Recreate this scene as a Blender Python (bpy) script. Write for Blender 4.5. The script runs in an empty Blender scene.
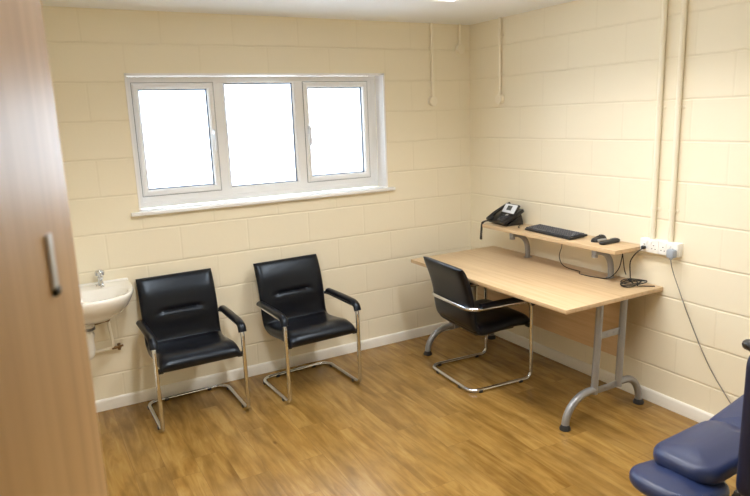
import bpy, bmesh, math, random
from mathutils import Vector, Matrix
random.seed(7)
C = bpy.context.scene.collection
R = math.radians
PI = math.pi

# ------------------------------------------------------------------ materials
def nodes(m):
    m.use_nodes = True
    return m.node_tree.nodes, m.node_tree.links

def mat(name, col, rough=0.5, metal=0.0, coat=0.0, bump=None, spec=0.5, coat_rough=0.1):
    m = bpy.data.materials.new(name)
    n, l = nodes(m)
    b = n['Principled BSDF']
    b.inputs['Base Color'].default_value = (*col, 1)
    b.inputs['Roughness'].default_value = rough
    b.inputs['Metallic'].default_value = metal
    b.inputs['Specular IOR Level'].default_value = spec
    b.inputs['Coat Weight'].default_value = coat
    b.inputs['Coat Roughness'].default_value = coat_rough
    tc = n.new('ShaderNodeTexCoord')
    nz = n.new('ShaderNodeTexNoise')
    l.new(tc.outputs['Object'], nz.inputs['Vector'])
    nz.inputs['Scale'].default_value = bump[0] if bump else 60
    nz.inputs['Detail'].default_value = 4
    bp = n.new('ShaderNodeBump')
    bp.inputs['Strength'].default_value = bump[1] if bump else 0.02
    bp.inputs['Distance'].default_value = 0.002
    l.new(nz.outputs['Fac'], bp.inputs['Height'])
    l.new(bp.outputs['Normal'], b.inputs['Normal'])
    return m

def ramp(n, stops):
    r = n.new('ShaderNodeValToRGB')
    e = r.color_ramp.elements
    while len(e) < len(stops):
        e.new(0.5)
    for k, (p, c) in enumerate(stops):
        e[k].position = p
        e[k].color = (*c, 1)
    return r

def block_wall(name, axis, shift):
    """painted concrete blocks, 440 x 215 mm with 10 mm joints, running bond"""
    m = bpy.data.materials.new(name)
    n, l = nodes(m)
    b = n['Principled BSDF']
    b.inputs['Roughness'].default_value = 0.5
    b.inputs['Specular IOR Level'].default_value = 0.35
    tc = n.new('ShaderNodeTexCoord')
    sp = n.new('ShaderNodeSeparateXYZ')
    l.new(tc.outputs['Object'], sp.inputs[0])
    a1 = n.new('ShaderNodeMath'); a1.operation = 'ADD'; a1.inputs[1].default_value = shift
    l.new(sp.outputs[axis], a1.inputs[0])
    a2 = n.new('ShaderNodeMath'); a2.operation = 'ADD'; a2.inputs[1].default_value = -0.008
    l.new(sp.outputs[2], a2.inputs[0])
    cb = n.new('ShaderNodeCombineXYZ')
    l.new(a1.outputs[0], cb.inputs[0]); l.new(a2.outputs[0], cb.inputs[1])
    # a little waviness in the joints
    nw = n.new('ShaderNodeTexNoise'); nw.inputs['Scale'].default_value = 9
    l.new(tc.outputs['Object'], nw.inputs['Vector'])
    mx = n.new('ShaderNodeMixRGB'); mx.blend_type = 'ADD'; mx.inputs[0].default_value = 0.006
    l.new(cb.outputs[0], mx.inputs[1]); l.new(nw.outputs['Color'], mx.inputs[2])
    br = n.new('ShaderNodeTexBrick')
    br.offset = 0.5; br.offset_frequency = 2; br.squash_frequency = 2; br.squash = 1.0
    br.inputs['Scale'].default_value = 1
    br.inputs['Mortar Size'].default_value = 0.0075
    br.inputs['Mortar Smooth'].default_value = 0.6
    br.inputs['Bias'].default_value = 0
    br.inputs['Brick Width'].default_value = 0.45
    br.inputs['Row Height'].default_value = 0.225
    br.inputs['Color1'].default_value = (1, 1, 1, 1)
    br.inputs['Color2'].default_value = (0.93, 0.93, 0.93, 1)
    br.inputs['Mortar'].default_value = (0, 0, 0, 1)
    l.new(mx.outputs[0], br.inputs['Vector'])
    # paint colour: magnolia, a touch different block by block
    pc = ramp(n, [(0.0, WALL_JOINT), (0.9, WALL_DIM), (1.0, WALL_COL)])
    l.new(br.outputs['Color'], pc.inputs[0])
    l.new(pc.outputs[0], b.inputs['Base Color'])
    # bed joints are struck deeper than the upright ones
    sw = n.new('ShaderNodeSeparateXYZ'); l.new(mx.outputs[0], sw.inputs[0])
    dv = n.new('ShaderNodeMath'); dv.operation = 'DIVIDE'; dv.inputs[1].default_value = 0.225
    l.new(sw.outputs[1], dv.inputs[0])
    fr = n.new('ShaderNodeMath'); fr.operation = 'FRACT'; l.new(dv.outputs[0], fr.inputs[0])
    hf = n.new('ShaderNodeMath'); hf.operation = 'SUBTRACT'; hf.inputs[1].default_value = 0.5; l.new(fr.outputs[0], hf.inputs[0])
    ab = n.new('ShaderNodeMath'); ab.operation = 'ABSOLUTE'; l.new(hf.outputs[0], ab.inputs[0])
    sm = n.new('ShaderNodeMapRange'); sm.interpolation_type = 'SMOOTHSTEP'
    sm.inputs['From Min'].default_value = 0.462; sm.inputs['From Max'].default_value = 0.494
    l.new(ab.outputs[0], sm.inputs['Value'])
    ha = n.new('ShaderNodeMath'); ha.operation = 'MULTIPLY_ADD'; ha.inputs[1].default_value = 0.22
    l.new(br.outputs['Fac'], ha.inputs[0]); l.new(sm.outputs[0], ha.inputs[2])
    iv = n.new('ShaderNodeMath'); iv.operation = 'SUBTRACT'; iv.inputs[0].default_value = 1
    l.new(ha.outputs[0], iv.inputs[1])
    ng = n.new('ShaderNodeTexNoise'); ng.inputs['Scale'].default_value = 55; ng.inputs['Detail'].default_value = 5
    l.new(tc.outputs['Object'], ng.inputs['Vector'])
    mm = n.new('ShaderNodeMath'); mm.operation = 'MULTIPLY_ADD'; mm.inputs[1].default_value = 0.10
    l.new(ng.outputs['Fac'], mm.inputs[0]); l.new(iv.outputs[0], mm.inputs[2])
    bp = n.new('ShaderNodeBump'); bp.inputs['Strength'].default_value = 0.45; bp.inputs['Distance'].default_value = 0.006
    l.new(mm.outputs[0], bp.inputs['Height'])
    l.new(bp.outputs['Normal'], b.inputs['Normal'])
    return m

def wood(name, dark, mid, light, scale, rough, along=1, coat=0.0, bumpy=0.05, squeeze=14.0, coat_rough=0.1):
    m = bpy.data.materials.new(name)
    n, l = nodes(m)
    b = n['Principled BSDF']
    b.inputs['Roughness'].default_value = rough
    b.inputs['Coat Weight'].default_value = coat
    b.inputs['Coat Roughness'].default_value = coat_rough
    tc = n.new('ShaderNodeTexCoord')
    mp = n.new('ShaderNodeMapping')
    s = [squeeze] * 3
    s[along] = 0.7
    mp.inputs['Scale'].default_value = s
    l.new(tc.outputs['Object'], mp.inputs['Vector'])
    nz = n.new('ShaderNodeTexNoise'); nz.inputs['Scale'].default_value = scale; nz.inputs['Detail'].default_value = 7
    nz.inputs['Roughness'].default_value = 0.6; nz.inputs['Distortion'].default_value = 0.3
    l.new(mp.outputs[0], nz.inputs['Vector'])
    r = ramp(n, [(0.3, dark), (0.5, mid), (0.72, light)])
    l.new(nz.outputs['Fac'], r.inputs[0])
    l.new(r.outputs[0], b.inputs['Base Color'])
    bp = n.new('ShaderNodeBump'); bp.inputs['Strength'].default_value = bumpy; bp.inputs['Distance'].default_value = 0.001
    l.new(nz.outputs['Fac'], bp.inputs['Height']); l.new(bp.outputs['Normal'], b.inputs['Normal'])
    return m

def floor_material():
    m = bpy.data.materials.new('oak_planks')
    n, l = nodes(m)
    b = n['Principled BSDF']
    tc = n.new('ShaderNodeTexCoord')
    sp = n.new('ShaderNodeSeparateXYZ'); l.new(tc.outputs['Object'], sp.inputs[0])
    cb = n.new('ShaderNodeCombineXYZ')
    l.new(sp.outputs[1], cb.inputs[0]); l.new(sp.outputs[0], cb.inputs[1])
    br = n.new('ShaderNodeTexBrick')
    br.offset = 0.37; br.offset_frequency = 2; br.squash_frequency = 3; br.squash = 0.85
    br.inputs['Scale'].default_value = 1
    br.inputs['Brick Width'].default_value = 0.92
    br.inputs['Row Height'].default_value = 0.152
    br.inputs['Mortar Size'].default_value = 0.0009
    br.inputs['Mortar Smooth'].default_value = 0.3
    br.inputs['Color1'].default_value = (0, 0, 0, 1)
    br.inputs['Color2'].default_value = (1, 1, 1, 1)
    br.inputs['Mortar'].default_value = (0.5, 0.5, 0.5, 1)
    l.new(cb.outputs[0], br.inputs['Vector'])
    # grain, shifted plank by plank
    mp = n.new('ShaderNodeMapping'); mp.inputs['Scale'].default_value = (9, 1.0, 1)
    l.new(tc.outputs['Object'], mp.inputs['Vector'])
    off = n.new('ShaderNodeVectorMath'); off.operation = 'SCALE'; off.inputs[3].default_value = 7.3
    l.new(br.outputs['Color'], off.inputs[0])
    ad = n.new('ShaderNodeVectorMath'); ad.operation = 'ADD'
    l.new(mp.outputs[0], ad.inputs[0]); l.new(off.outputs[0], ad.inputs[1])
    nz = n.new('ShaderNodeTexNoise'); nz.inputs['Scale'].default_value = 2.1; nz.inputs['Detail'].default_value = 8
    nz.inputs['Roughness'].default_value = 0.62; nz.inputs['Distortion'].default_value = 0.9
    l.new(ad.outputs[0], nz.inputs['Vector'])
    r = ramp(n, [(0.28, FLOOR[0]), (0.5, FLOOR[1]), (0.74, FLOOR[2])])
    l.new(nz.outputs['Fac'], r.inputs[0])
    # cloudy large-scale figure and knots
    mp2 = n.new('ShaderNodeMapping'); mp2.inputs['Scale'].default_value = (7, 2.6, 1)
    l.new(tc.outputs['Object'], mp2.inputs['Vector'])
    n2 = n.new('ShaderNodeTexNoise'); n2.inputs['Scale'].default_value = 1.6; n2.inputs['Detail'].default_value = 3
    l.new(mp2.outputs[0], n2.inputs['Vector'])
    r2 = ramp(n, [(0.3, (0.72, 0.70, 0.66)), (0.55, (1, 1, 1)), (0.8, (1.0, 1.0, 1.0))])
    l.new(n2.outputs['Fac'], r2.inputs[0])
    mu = n.new('ShaderNodeMixRGB'); mu.blend_type = 'MULTIPLY'; mu.inputs[0].default_value = 1
    l.new(r.outputs[0], mu.inputs[1]); l.new(r2.outputs[0], mu.inputs[2])
    pl = ramp(n, [(0.0, (0.82, 0.80, 0.78)), (1.0, (1.08, 1.08, 1.08))])
    l.new(br.outputs['Color'], pl.inputs[0])
    m3 = n.new('ShaderNodeMixRGB'); m3.blend_type = 'MULTIPLY'; m3.inputs[0].default_value = 1
    l.new(mu.outputs[0], m3.inputs[1]); l.new(pl.outputs[0], m3.inputs[2])
    vo = n.new('ShaderNodeTexVoronoi'); vo.inputs['Scale'].default_value = 2.4
    mp3 = n.new('ShaderNodeMapping'); mp3.inputs['Scale'].default_value = (2.0, 1.0, 1)
    l.new(tc.outputs['Object'], mp3.inputs['Vector']); l.new(mp3.outputs[0], vo.inputs['Vector'])
    r3 = ramp(n, [(0.02, (0.45, 0.4, 0.36)), (0.07, (1, 1, 1))])
    l.new(vo.outputs['Distance'], r3.inputs[0])
    m4 = n.new('ShaderNodeMixRGB'); m4.blend_type = 'MULTIPLY'; m4.inputs[0].default_value = 0.8
    l.new(m3.outputs[0], m4.inputs[1]); l.new(r3.outputs[0], m4.inputs[2])
    m5 = n.new('ShaderNodeMixRGB'); m5.inputs[2].default_value = (0.10, 0.05, 0.02, 1)
    fm = n.new('ShaderNodeMath'); fm.operation = 'MULTIPLY'; fm.inputs[1].default_value = 0.55
    l.new(br.outputs['Fac'], fm.inputs[0]); l.new(fm.outputs[0], m5.inputs[0]); l.new(m4.outputs[0], m5.inputs[1])
    l.new(m5.outputs[0], b.inputs['Base Color'])
    b.inputs['Roughness'].default_value = 0.27
    b.inputs['Specular IOR Level'].default_value = 0.5
    bp = n.new('ShaderNodeBump'); bp.inputs['Strength'].default_value = 0.12; bp.inputs['Distance'].default_value = 0.0012
    l.new(nz.outputs['Fac'], bp.inputs['Height']); l.new(bp.outputs['Normal'], b.inputs['Normal'])
    return m

def glass_material():
    m = bpy.data.materials.new('window_glass')
    n, l = nodes(m)
    n.remove(n['Principled BSDF'])
    o = n['Material Output']
    tr = n.new('ShaderNodeBsdfTransparent'); tr.inputs[0].default_value = (0.93, 0.96, 0.98, 1)
    tl = n.new('ShaderNodeBsdfTranslucent'); tl.inputs[0].default_value = (0.93, 0.96, 1, 1)
    m1 = n.new('ShaderNodeMixShader'); m1.inputs[0].default_value = 0.35
    l.new(tr.outputs[0], m1.inputs[1]); l.new(tl.outputs[0], m1.inputs[2])
    gl = n.new('ShaderNodeBsdfGlossy'); gl.inputs['Roughness'].default_value = 0.08
    lw = n.new('ShaderNodeLayerWeight'); lw.inputs[0].default_value = 0.25
    m2 = n.new('ShaderNodeMixShader')
    l.new(lw.outputs['Fresnel'], m2.inputs[0]); l.new(m1.outputs[0], m2.inputs[1]); l.new(gl.outputs[0], m2.inputs[2])
    l.new(m2.outputs[0], o.inputs['Surface'])
    return m

def emit(name, col, s):
    m = bpy.data.materials.new(name)
    n, l = nodes(m)
    b = n['Principled BSDF']
    b.inputs['Base Color'].default_value = (0.9, 0.9, 0.9, 1)
    b.inputs['Emission Color'].default_value = (*col, 1)
    b.inputs['Emission Strength'].default_value = s
    return m

WALL_COL = (0.865, 0.80, 0.635)
WALL_DIM = (0.86, 0.795, 0.63)
WALL_JOINT = (0.84, 0.775, 0.61)
FLOOR = [(0.20, 0.102, 0.020), (0.315, 0.180, 0.045), (0.43, 0.270, 0.085)]

M = {}
M['wall_back'] = block_wall('painted_blocks_back', 0, 0.774)
M['wall_right'] = block_wall('painted_blocks_right', 1, 1.935)
M['ceiling'] = mat('ceiling_paint', (0.87, 0.90, 0.93), 0.8, bump=(200, 0.05))
M['floor'] = floor_material()
M['skirting'] = mat('skirting_paint', (0.87, 0.85, 0.79), 0.35)
M['conduit'] = mat('conduit_paint', (0.88, 0.82, 0.67), 0.4)
M['upvc'] = mat('white_upvc', (0.86, 0.87, 0.88), 0.25)
M['white'] = mat('white_plaster', (0.88, 0.88, 0.88), 0.5)
M['gasket'] = mat('grey_gasket', (0.16, 0.19, 0.26), 0.5)
M['glass'] = glass_material()
M['chrome'] = mat('chrome', (0.70, 0.73, 0.78), 0.16, 1.0, bump=(40, 0.01))
M['silver'] = mat('silver_paint', (0.33, 0.34, 0.36), 0.36, 0.55, bump=(300, 0.05))
M['leather'] = mat('black_leather', (0.005, 0.005, 0.008), 0.30, bump=(260, 0.12), spec=0.40)
M['leather'].node_tree.nodes['Principled BSDF'].inputs['Specular Tint'].default_value = (0.72, 0.85, 1.0, 1)
M['plastic'] = mat('black_plastic', (0.012, 0.012, 0.013), 0.38)
M['rubber'] = mat('black_rubber', (0.02, 0.02, 0.02), 0.7)
M['key'] = mat('dark_key', (0.055, 0.060, 0.078), 0.4)
M['beech'] = wood('beech_laminate', (0.52, 0.362, 0.20), (0.60, 0.437, 0.262), (0.65, 0.488, 0.305), 2.2, 0.38, along=1, squeeze=16)
M['beech_edge'] = wood('beech_edging', (0.54, 0.38, 0.185), (0.60, 0.43, 0.22), (0.64, 0.47, 0.25), 3.0, 0.45, along=1)
M['door_wood'] = wood('door_veneer', (0.46, 0.275, 0.115), (0.55, 0.345, 0.155), (0.61, 0.40, 0.195), 1.7, 0.46, along=2, squeeze=20, coat=0.20, coat_rough=0.34)
M['ceramic'] = mat('white_ceramic', (0.88, 0.87, 0.83), 0.12, coat=0.6)
M['white_pipe'] = mat('white_plastic', (0.84, 0.83, 0.79), 0.35)
M['socket'] = mat('socket_plastic', (0.86, 0.86, 0.84), 0.3)
M['brass'] = mat('tarnished_brass', (0.22, 0.13, 0.06), 0.4, 0.8)
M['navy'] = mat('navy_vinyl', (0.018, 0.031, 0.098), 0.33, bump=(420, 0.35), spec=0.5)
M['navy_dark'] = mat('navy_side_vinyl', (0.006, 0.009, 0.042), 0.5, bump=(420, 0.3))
M['steel'] = mat('grey_steel', (0.30, 0.31, 0.33), 0.35, 0.8)
M['lcd_bezel'] = mat('silver_bezel', (0.70, 0.74, 0.80), 0.35)
M['white_metal'] = mat('satin_metal', (0.72, 0.74, 0.78), 0.55, 0.2)
M['lcd'] = mat('dark_lcd', (0.07, 0.085, 0.09), 0.2)
M['mouse_silver'] = mat('mouse_silver', (0.5, 0.52, 0.55), 0.3, 0.5)
M['grey_plug'] = mat('grey_plug', (0.33, 0.37, 0.43), 0.45)
M['grey_cable'] = mat('grey_cable', (0.20, 0.19, 0.18), 0.5)
M['dark_gap'] = mat('slot_black', (0.01, 0.01, 0.01), 0.8)
M['red'] = mat('neon_red', (0.55, 0.08, 0.05), 0.4)
M['lamp'] = emit('lamp_diffuser', (1.0, 0.985, 0.96), 6.0)

# ------------------------------------------------------------------ mesh helpers
def box(bm, c, s, bev=0.0, seg=2, rot=None):
    t = bmesh.new()
    bmesh.ops.create_cube(t, size=1)
    bmesh.ops.scale(t, vec=Vector(s), verts=t.verts)
    if bev > 0:
        bmesh.ops.bevel(t, geom=list(t.edges), offset=bev, segments=seg, profile=0.5, affect='EDGES')
    if rot is not None:
        bmesh.ops.transform(t, matrix=rot.to_4x4(), verts=t.verts)
    bmesh.ops.translate(t, vec=Vector(c), verts=t.verts)
    merge(bm, t)

def merge(bm, t):
    me = bpy.data.meshes.new('tmp')
    t.to_mesh(me); t.free()
    bm.from_mesh(me)
    bpy.data.meshes.remove(me)

def fillet(pts, r, n=6, closed=False):
    pts = [Vector(p) for p in pts]
    out = []
    N = len(pts)
    for i, p in enumerate(pts):
        if not closed and i in (0, N - 1):
            out.append(p); continue
        a, b = pts[i - 1], pts[(i + 1) % N]
        da, db = (a - p), (b - p)
        rr = r[i] if isinstance(r, (list, tuple)) else r
        d = min(rr, da.length * 0.49, db.length * 0.49)
        pa, pb = p + da.normalized() * d, p + db.normalized() * d
        for k in range(n + 1):
            t = k / n
            # circular-ish arc through a quadratic with extra weight
            w = 0.75
            q = ((1 - t) ** 2 * pa + 2 * w * t * (1 - t) * p + t * t * pb) / ((1 - t) ** 2 + 2 * w * t * (1 - t) + t * t)
            out.append(q)
    return out

def smooth(pts, n=6, closed=False):
    pts = [Vector(p) for p in pts]
    out = []
    N = len(pts)
    last = N if closed else N - 1
    for i in range(last):
        if closed:
            p0, p1, p2, p3 = pts[i - 1], pts[i], pts[(i + 1) % N], pts[(i + 2) % N]
        else:
            p0, p1, p2, p3 = pts[max(i - 1, 0)], pts[i], pts[i + 1], pts[min(i + 2, N - 1)]
        for k in range(n):
            t = k / n
            out.append(0.5 * ((2 * p1) + (p2 - p0) * t + (2 * p0 - 5 * p1 + 4 * p2 - p3) * t * t + (3 * p1 - p0 - 3 * p2 + p3) * t ** 3))
    if not closed:
        out.append(pts[-1])
    return out

def tube(bm, pts, r, n=10, closed=False, flat=None):
    """sweep a circle (or, with flat=(rx, ry), an ellipse) along a polyline; r may be a list"""
    pts = [Vector(p) for p in pts]
    N = len(pts)
    tang = []
    for i in range(N):
        a = pts[i - 1] if (closed or i > 0) else pts[i]
        b = pts[(i + 1) % N] if (closed or i < N - 1) else pts[i]
        tang.append((b - a).normalized())
    up = Vector((0, 0, 1)) if abs(tang[0].z) < 0.9 else Vector((0, 1, 0))
    nrm = (up - tang[0] * up.dot(tang[0])).normalized()
    rings = []
    for i in range(N):
        if i > 0:
            ax = tang[i - 1].cross(tang[i])
            if ax.length > 1e-7:
                ang = tang[i - 1].angle(tang[i])
                nrm = Matrix.Rotation(ang, 3, ax.normalized()) @ nrm
        nrm = (nrm - tang[i] * nrm.dot(tang[i])).normalized()
        bi = tang[i].cross(nrm)
        rr = r[i] if isinstance(r, (list, tuple)) else r
        ra, rb = (flat if flat else (rr, rr))
        rings.append([bm.verts.new(pts[i] + nrm * (ra * math.cos(2 * PI * k / n)) + bi * (rb * math.sin(2 * PI * k / n))) for k in range(n)])
    cnt = N if closed else N - 1
    for i in range(cnt):
        A, B = rings[i], rings[(i + 1) % N]
        sh = 0
        if closed and i == N - 1:
            sh = min(range(n), key=lambda s: sum((A[k].co - B[(k + s) % n].co).length for k in range(n)))
        for k in range(n):
            bm.faces.new((A[k], A[(k + 1) % n], B[(k + 1 + sh) % n], B[(k + sh) % n]))
    if not closed:
        bm.faces.new(list(reversed(rings[0])))
        bm.faces.new(rings[-1])

def lathe(bm, prof, c=(0, 0, 0), axis='z', n=20):
    """prof: list of (radius, height)"""
    rings = []
    for (r, h) in prof:
        ring = []
        for k in range(n):
            a = 2 * PI * k / n
            x, y = r * math.cos(a), r * math.sin(a)
            p = {'z': (x, y, h), 'x': (h, x, y), 'y': (x, h, y)}[axis]
            ring.append(bm.verts.new(Vector(c) + Vector(p)))
        rings.append(ring)
    for i in range(len(rings) - 1):
        for k in range(n):
            bm.faces.new((rings[i][k], rings[i][(k + 1) % n], rings[i + 1][(k + 1) % n], rings[i + 1][k]))
    bm.faces.new(list(reversed(rings[0])))
    bm.faces.new(rings[-1])

def rrect(L, W, r, n=6):
    """outline of a rounded rectangle centred at the origin"""
    r = max(min(r, L / 2 - 1e-4, W / 2 - 1e-4), 1e-4)
    out = []
    for (sx, sy, a0) in ((1, 1, 0), (-1, 1, PI / 2), (-1, -1, PI), (1, -1, 1.5 * PI)):
        for k in range(n + 1):
            a = a0 + (PI / 2) * k / n
            out.append((sx * (L / 2 - r) + r * math.cos(a), sy * (W / 2 - r) + r * math.sin(a)))
    return out

def pad(bm, L, W, T, r, edge, dome=0.0, mtx=None, n=7):
    """upholstered cushion: rounded outline, rolled edges, slightly domed top"""
    rings = []
    lv = []
    K = 6
    for k in range(K + 1):                     # lower roll
        a = -PI / 2 + (PI / 2) * k / K
        lv.append((edge * (1 - math.cos(a)), edge * math.sin(a) + edge))
    for k in range(1, K + 1):                  # upper roll
        a = (PI / 2) * k / K
        lv.append((edge * (1 - math.cos(a)), T - edge + edge * math.sin(a)))
    for k in range(1, 5):
        ins = edge + (min(L, W) / 2 - edge) * 0.9 * k / 4
        lv.append((ins, T + dome * math.sin(PI / 2 * k / 4)))
    for ins, z in lv:
        o = rrect(L - 2 * ins, W - 2 * ins, max(r - ins, 0.002), n)
        rings.append([bm.verts.new((x, y, z)) for x, y in o])
    m = len(rings[0])
    for i in range(len(rings) - 1):
        for k in range(m):
            bm.faces.new((rings[i][k], rings[i][(k + 1) % m], rings[i + 1][(k + 1) % m], rings[i + 1][k]))
    bm.faces.new(list(reversed(rings[0])))
    bm.faces.new(rings[-1])
    if mtx is not None:
        bmesh.ops.transform(bm, matrix=mtx, verts=[v for ring in rings for v in ring])

def sheet(bm, prof, W, T, disp=None, nu=22, nv=34, ev=10, wf=None):
    """a padded sheet: profile points (y, z) swept over the width, closed and rounded at all edges"""
    P = smooth([(0, y, z) for y, z in prof], 12)
    L = [0]
    for a, b in zip(P, P[1:]):
        L.append(L[-1] + (b - a).length)
    def at(s):
        d = s * L[-1]
        for i in range(len(P) - 1):
            if d <= L[i + 1] or i == len(P) - 2:
                t = (d - L[i]) / max(L[i + 1] - L[i], 1e-9)
                return P[i].lerp(P[i + 1], t), (P[i + 1] - P[i]).normalized()
    us = [math.sin(PI / 2 * (-1 + 2 * i / nu)) for i in range(nu + 1)]
    vs = [0.5 + 0.5 * math.sin(PI / 2 * (-1 + 2 * j / nv)) for j in range(nv + 1)]
    F, B = [], []
    for j, s in enumerate(vs):
        p, t = at(s)
        nrm = Vector((0, -t.z, t.y))          # towards the sitter
        if nrm.z < -0.2:
            nrm = -nrm
        rf, rb = [], []
        for i, u in enumerate(us):
            v = 2 * s - 1
            e = max(0.0, 1 - abs(u) ** 12) ** 0.5 * max(0.0, 1 - abs(v) ** (ev * 1.4)) ** 0.5
            w = W * (wf(s) if wf else 1.0)
            q = p + Vector((u * w / 2, 0, 0))
            d = disp(u, s) if disp else 0
            if i in (0, nu) or j in (0, nv):
                vv = bm.verts.new(q); rf.append(vv); rb.append(vv)
            else:
                rf.append(bm.verts.new(q + nrm * (T * 0.55 * e + d * e)))
                rb.append(bm.verts.new(q - nrm * (T * 0.45 * e)))
        F.append(rf); B.append(rb)
    for j in range(nv):
        for i in range(nu):
            for G, fl in ((F, 0), (B, 1)):
                q = [G[j][i], G[j][i + 1], G[j + 1][i + 1], G[j + 1][i]]
                if fl:
                    q.reverse()
                bm.faces.new(q)
    bmesh.ops.recalc_face_normals(bm, faces=bm.faces)

def obj(name, bm, m, parent=None, smooth_deg=35, loc=None):
    me = bpy.data.meshes.new(name)
    bmesh.ops.recalc_face_normals(bm, faces=bm.faces)
    bm.to_mesh(me); bm.free()
    me.materials.append(m)
    for p in me.polygons:
        p.use_smooth = True
    try:
        me.set_sharp_from_angle(angle=R(smooth_deg))
    except Exception:
        pass
    o = bpy.data.objects.new(name, me)
    C.objects.link(o)
    if parent:
        o.parent = parent
    if loc:
        o.location = loc
    return o

def NB():
    return bmesh.new()

def thing(name, label, cat, loc=(0, 0, 0), rz=0.0, group=None):
    o = bpy.data.objects.new(name, None)
    C.objects.link(o)
    o.location = loc
    o.rotation_euler = (0, 0, rz)
    o.empty_display_size = 0.1
    o['label'] = label
    o['category'] = cat
    if group:
        o['group'] = group
    return o

def tag(o, label, cat, group=None):
    o['label'] = label
    o['category'] = cat
    if group:
        o['group'] = group
    return o

def struct(name, bm, m, label, cat, parent=None):
    o = obj(name, bm, m, parent)
    if parent is None:
        o['kind'] = 'structure'
        o['label'] = label
        o['category'] = cat
    return o

def dup(root, loc, rz, label, group=None):
    r = root.copy(); C.objects.link(r)
    r.location = loc; r.rotation_euler = (0, 0, rz); r['label'] = label
    if group:
        r['group'] = group
    for ch in list(root.children):
        c = ch.copy(); C.objects.link(c); c.parent = r
        for g in ch.children:
            d = g.copy(); C.objects.link(d); d.parent = c
    return r

# ------------------------------------------------------------------ room shell
H = 2.446
XL, YF = -3.46, -4.16            # far-side wall planes
YC = -5.9                        # end of the corridor behind the doorway
WX0, WX1, WZ0, WZ1 = -2.587, -0.787, 1.236, 2.083   # window opening

def wall_with_hole(x0, x1, z0, z1, hx0, hx1, hz0, hz1, y0, y1):
    """wall in the xz plane between y0 and y1 with one rectangular hole"""
    b = NB()
    xs = [x0, hx0, hx1, x1]; zs = [z0, hz0, hz1, z1]
    V = {}
    for k, y in enumerate((y0, y1)):
        for i, x in enumerate(xs):
            for j, z in enumerate(zs):
                V[k, i, j] = b.verts.new((x, y, z))
    for k in (0, 1):
        for i in range(3):
            for j in range(3):
                if (i, j) != (1, 1):
                    b.faces.new((V[k, i, j], V[k, i + 1, j], V[k, i + 1, j + 1], V[k, i, j + 1]))
    def q(a, c):
        b.faces.new((V[0, a[0], a[1]], V[0, c[0], c[1]], V[1, c[0], c[1]], V[1, a[0], a[1]]))
    for i in range(3):
        q((i, 0), (i + 1, 0)); q((i, 3), (i + 1, 3)); q((0, i), (0, i + 1)); q((3, i), (3, i + 1))
    q((1, 1), (2, 1)); q((1, 2), (2, 2)); q((1, 1), (1, 2)); q((2, 1), (2, 2))
    return b

b = wall_with_hole(XL - 0.2, 0.2, -0.05, H + 0.05, WX0, WX1, WZ0, WZ1, 0.0, 0.24)
struct('wall_back', b, M['wall_back'], 'cream painted block wall that holds the window', 'wall')
b = NB(); box(b, (0.1, (YC + 0.0) / 2, H / 2), (0.2, -YC, H + 0.1))
struct('wall_right', b, M['wall_right'], 'cream painted block wall behind the desk', 'wall')
b = NB(); box(b, (XL - 0.1, YF / 2, H / 2), (0.2, -YF, H + 0.1))
struct('wall_left', b, M['wall_right'], 'cream painted block wall beside the wash basin', 'wall')
DX0, DX1 = -3.35, -2.46          # doorway the photograph is taken from
b = NB()
for (x0, x1, z0, z1) in ((XL - 0.2, DX0 - 0.03, 0, H), (DX1 + 0.03, 0.0, 0, H), (DX0 - 0.03, DX1 + 0.03, 2.10, H)):
    box(b, ((x0 + x1) / 2, YF - 0.06, (z0 + z1) / 2), (x1 - x0, 0.12, z1 - z0))
struct('wall_front', b, M['wall_back'], 'cream painted block wall with the doorway', 'wall')
b = NB()
box(b, ((XL - 0.2) / 2, YC - 0.05, H / 2), (-XL + 0.2, 0.1, H))
box(b, (XL - 0.25, (YC + YF) / 2 - 0.06, H / 2), (0.1, YF - YC - 0.12, H))
struct('wall_corridor', b, M['wall_back'], 'cream corridor wall beyond the doorway', 'wall')
b = NB(); box(b, ((XL) / 2, YC / 2, -0.05), (-XL + 0.6, -YC + 0.5, 0.1))
struct('floor', b, M['floor'], 'golden oak plank floor', 'floor')
b = NB(); box(b, ((XL) / 2, YC / 2, H + 0.05), (-XL + 0.6, -YC + 0.5, 0.1))
struct('ceiling', b, M['ceiling'], 'plain white painted ceiling', 'ceiling')

def skirting(name, p0, p1, nrm, label):
    p0, p1, nrm = Vector(p0), Vector(p1), Vector(nrm)
    prof = [(0, 0), (0.015, 0), (0.015, 0.062), (0.012, 0.070), (0.006, 0.075), (0, 0.075)]
    b = NB()
    ra = [b.verts.new(p0 + nrm * a + Vector((0, 0, z))) for a, z in prof]
    rb = [b.verts.new(p1 + nrm * a + Vector((0, 0, z))) for a, z in prof]
    n = len(prof)
    for k in range(n):
        b.faces.new((ra[k], ra[(k + 1) % n], rb[(k + 1) % n], rb[k]))
    b.faces.new(ra); b.faces.new(rb)
    struct(name, b, M['skirting'], label, 'skirting board')
skirting('baseboard_back', (XL, 0, 0), (0, 0, 0), (0, -1, 0), 'cream skirting board under the window wall')
skirting('baseboard_right', (0, YF, 0), (0, -0.015, 0), (-1, 0, 0), 'cream skirting board along the desk wall')
skirting('baseboard_left', (XL, YF, 0), (XL, -0.015, 0), (1, 0, 0), 'cream skirting board behind the open door')
b = NB()
for x, w in ((DX0 - 0.015, 0.03), (DX1 + 0.015, 0.03)):
    box(b, (x, YF - 0.06, 1.05), (w, 0.13, 2.10))
box(b, ((DX0 + DX1) / 2, YF - 0.06, 2.085), (DX1 - DX0, 0.13, 0.03))
struct('trim_1', b, M['door_wood'], 'wooden door lining of the doorway', 'door frame')

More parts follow.
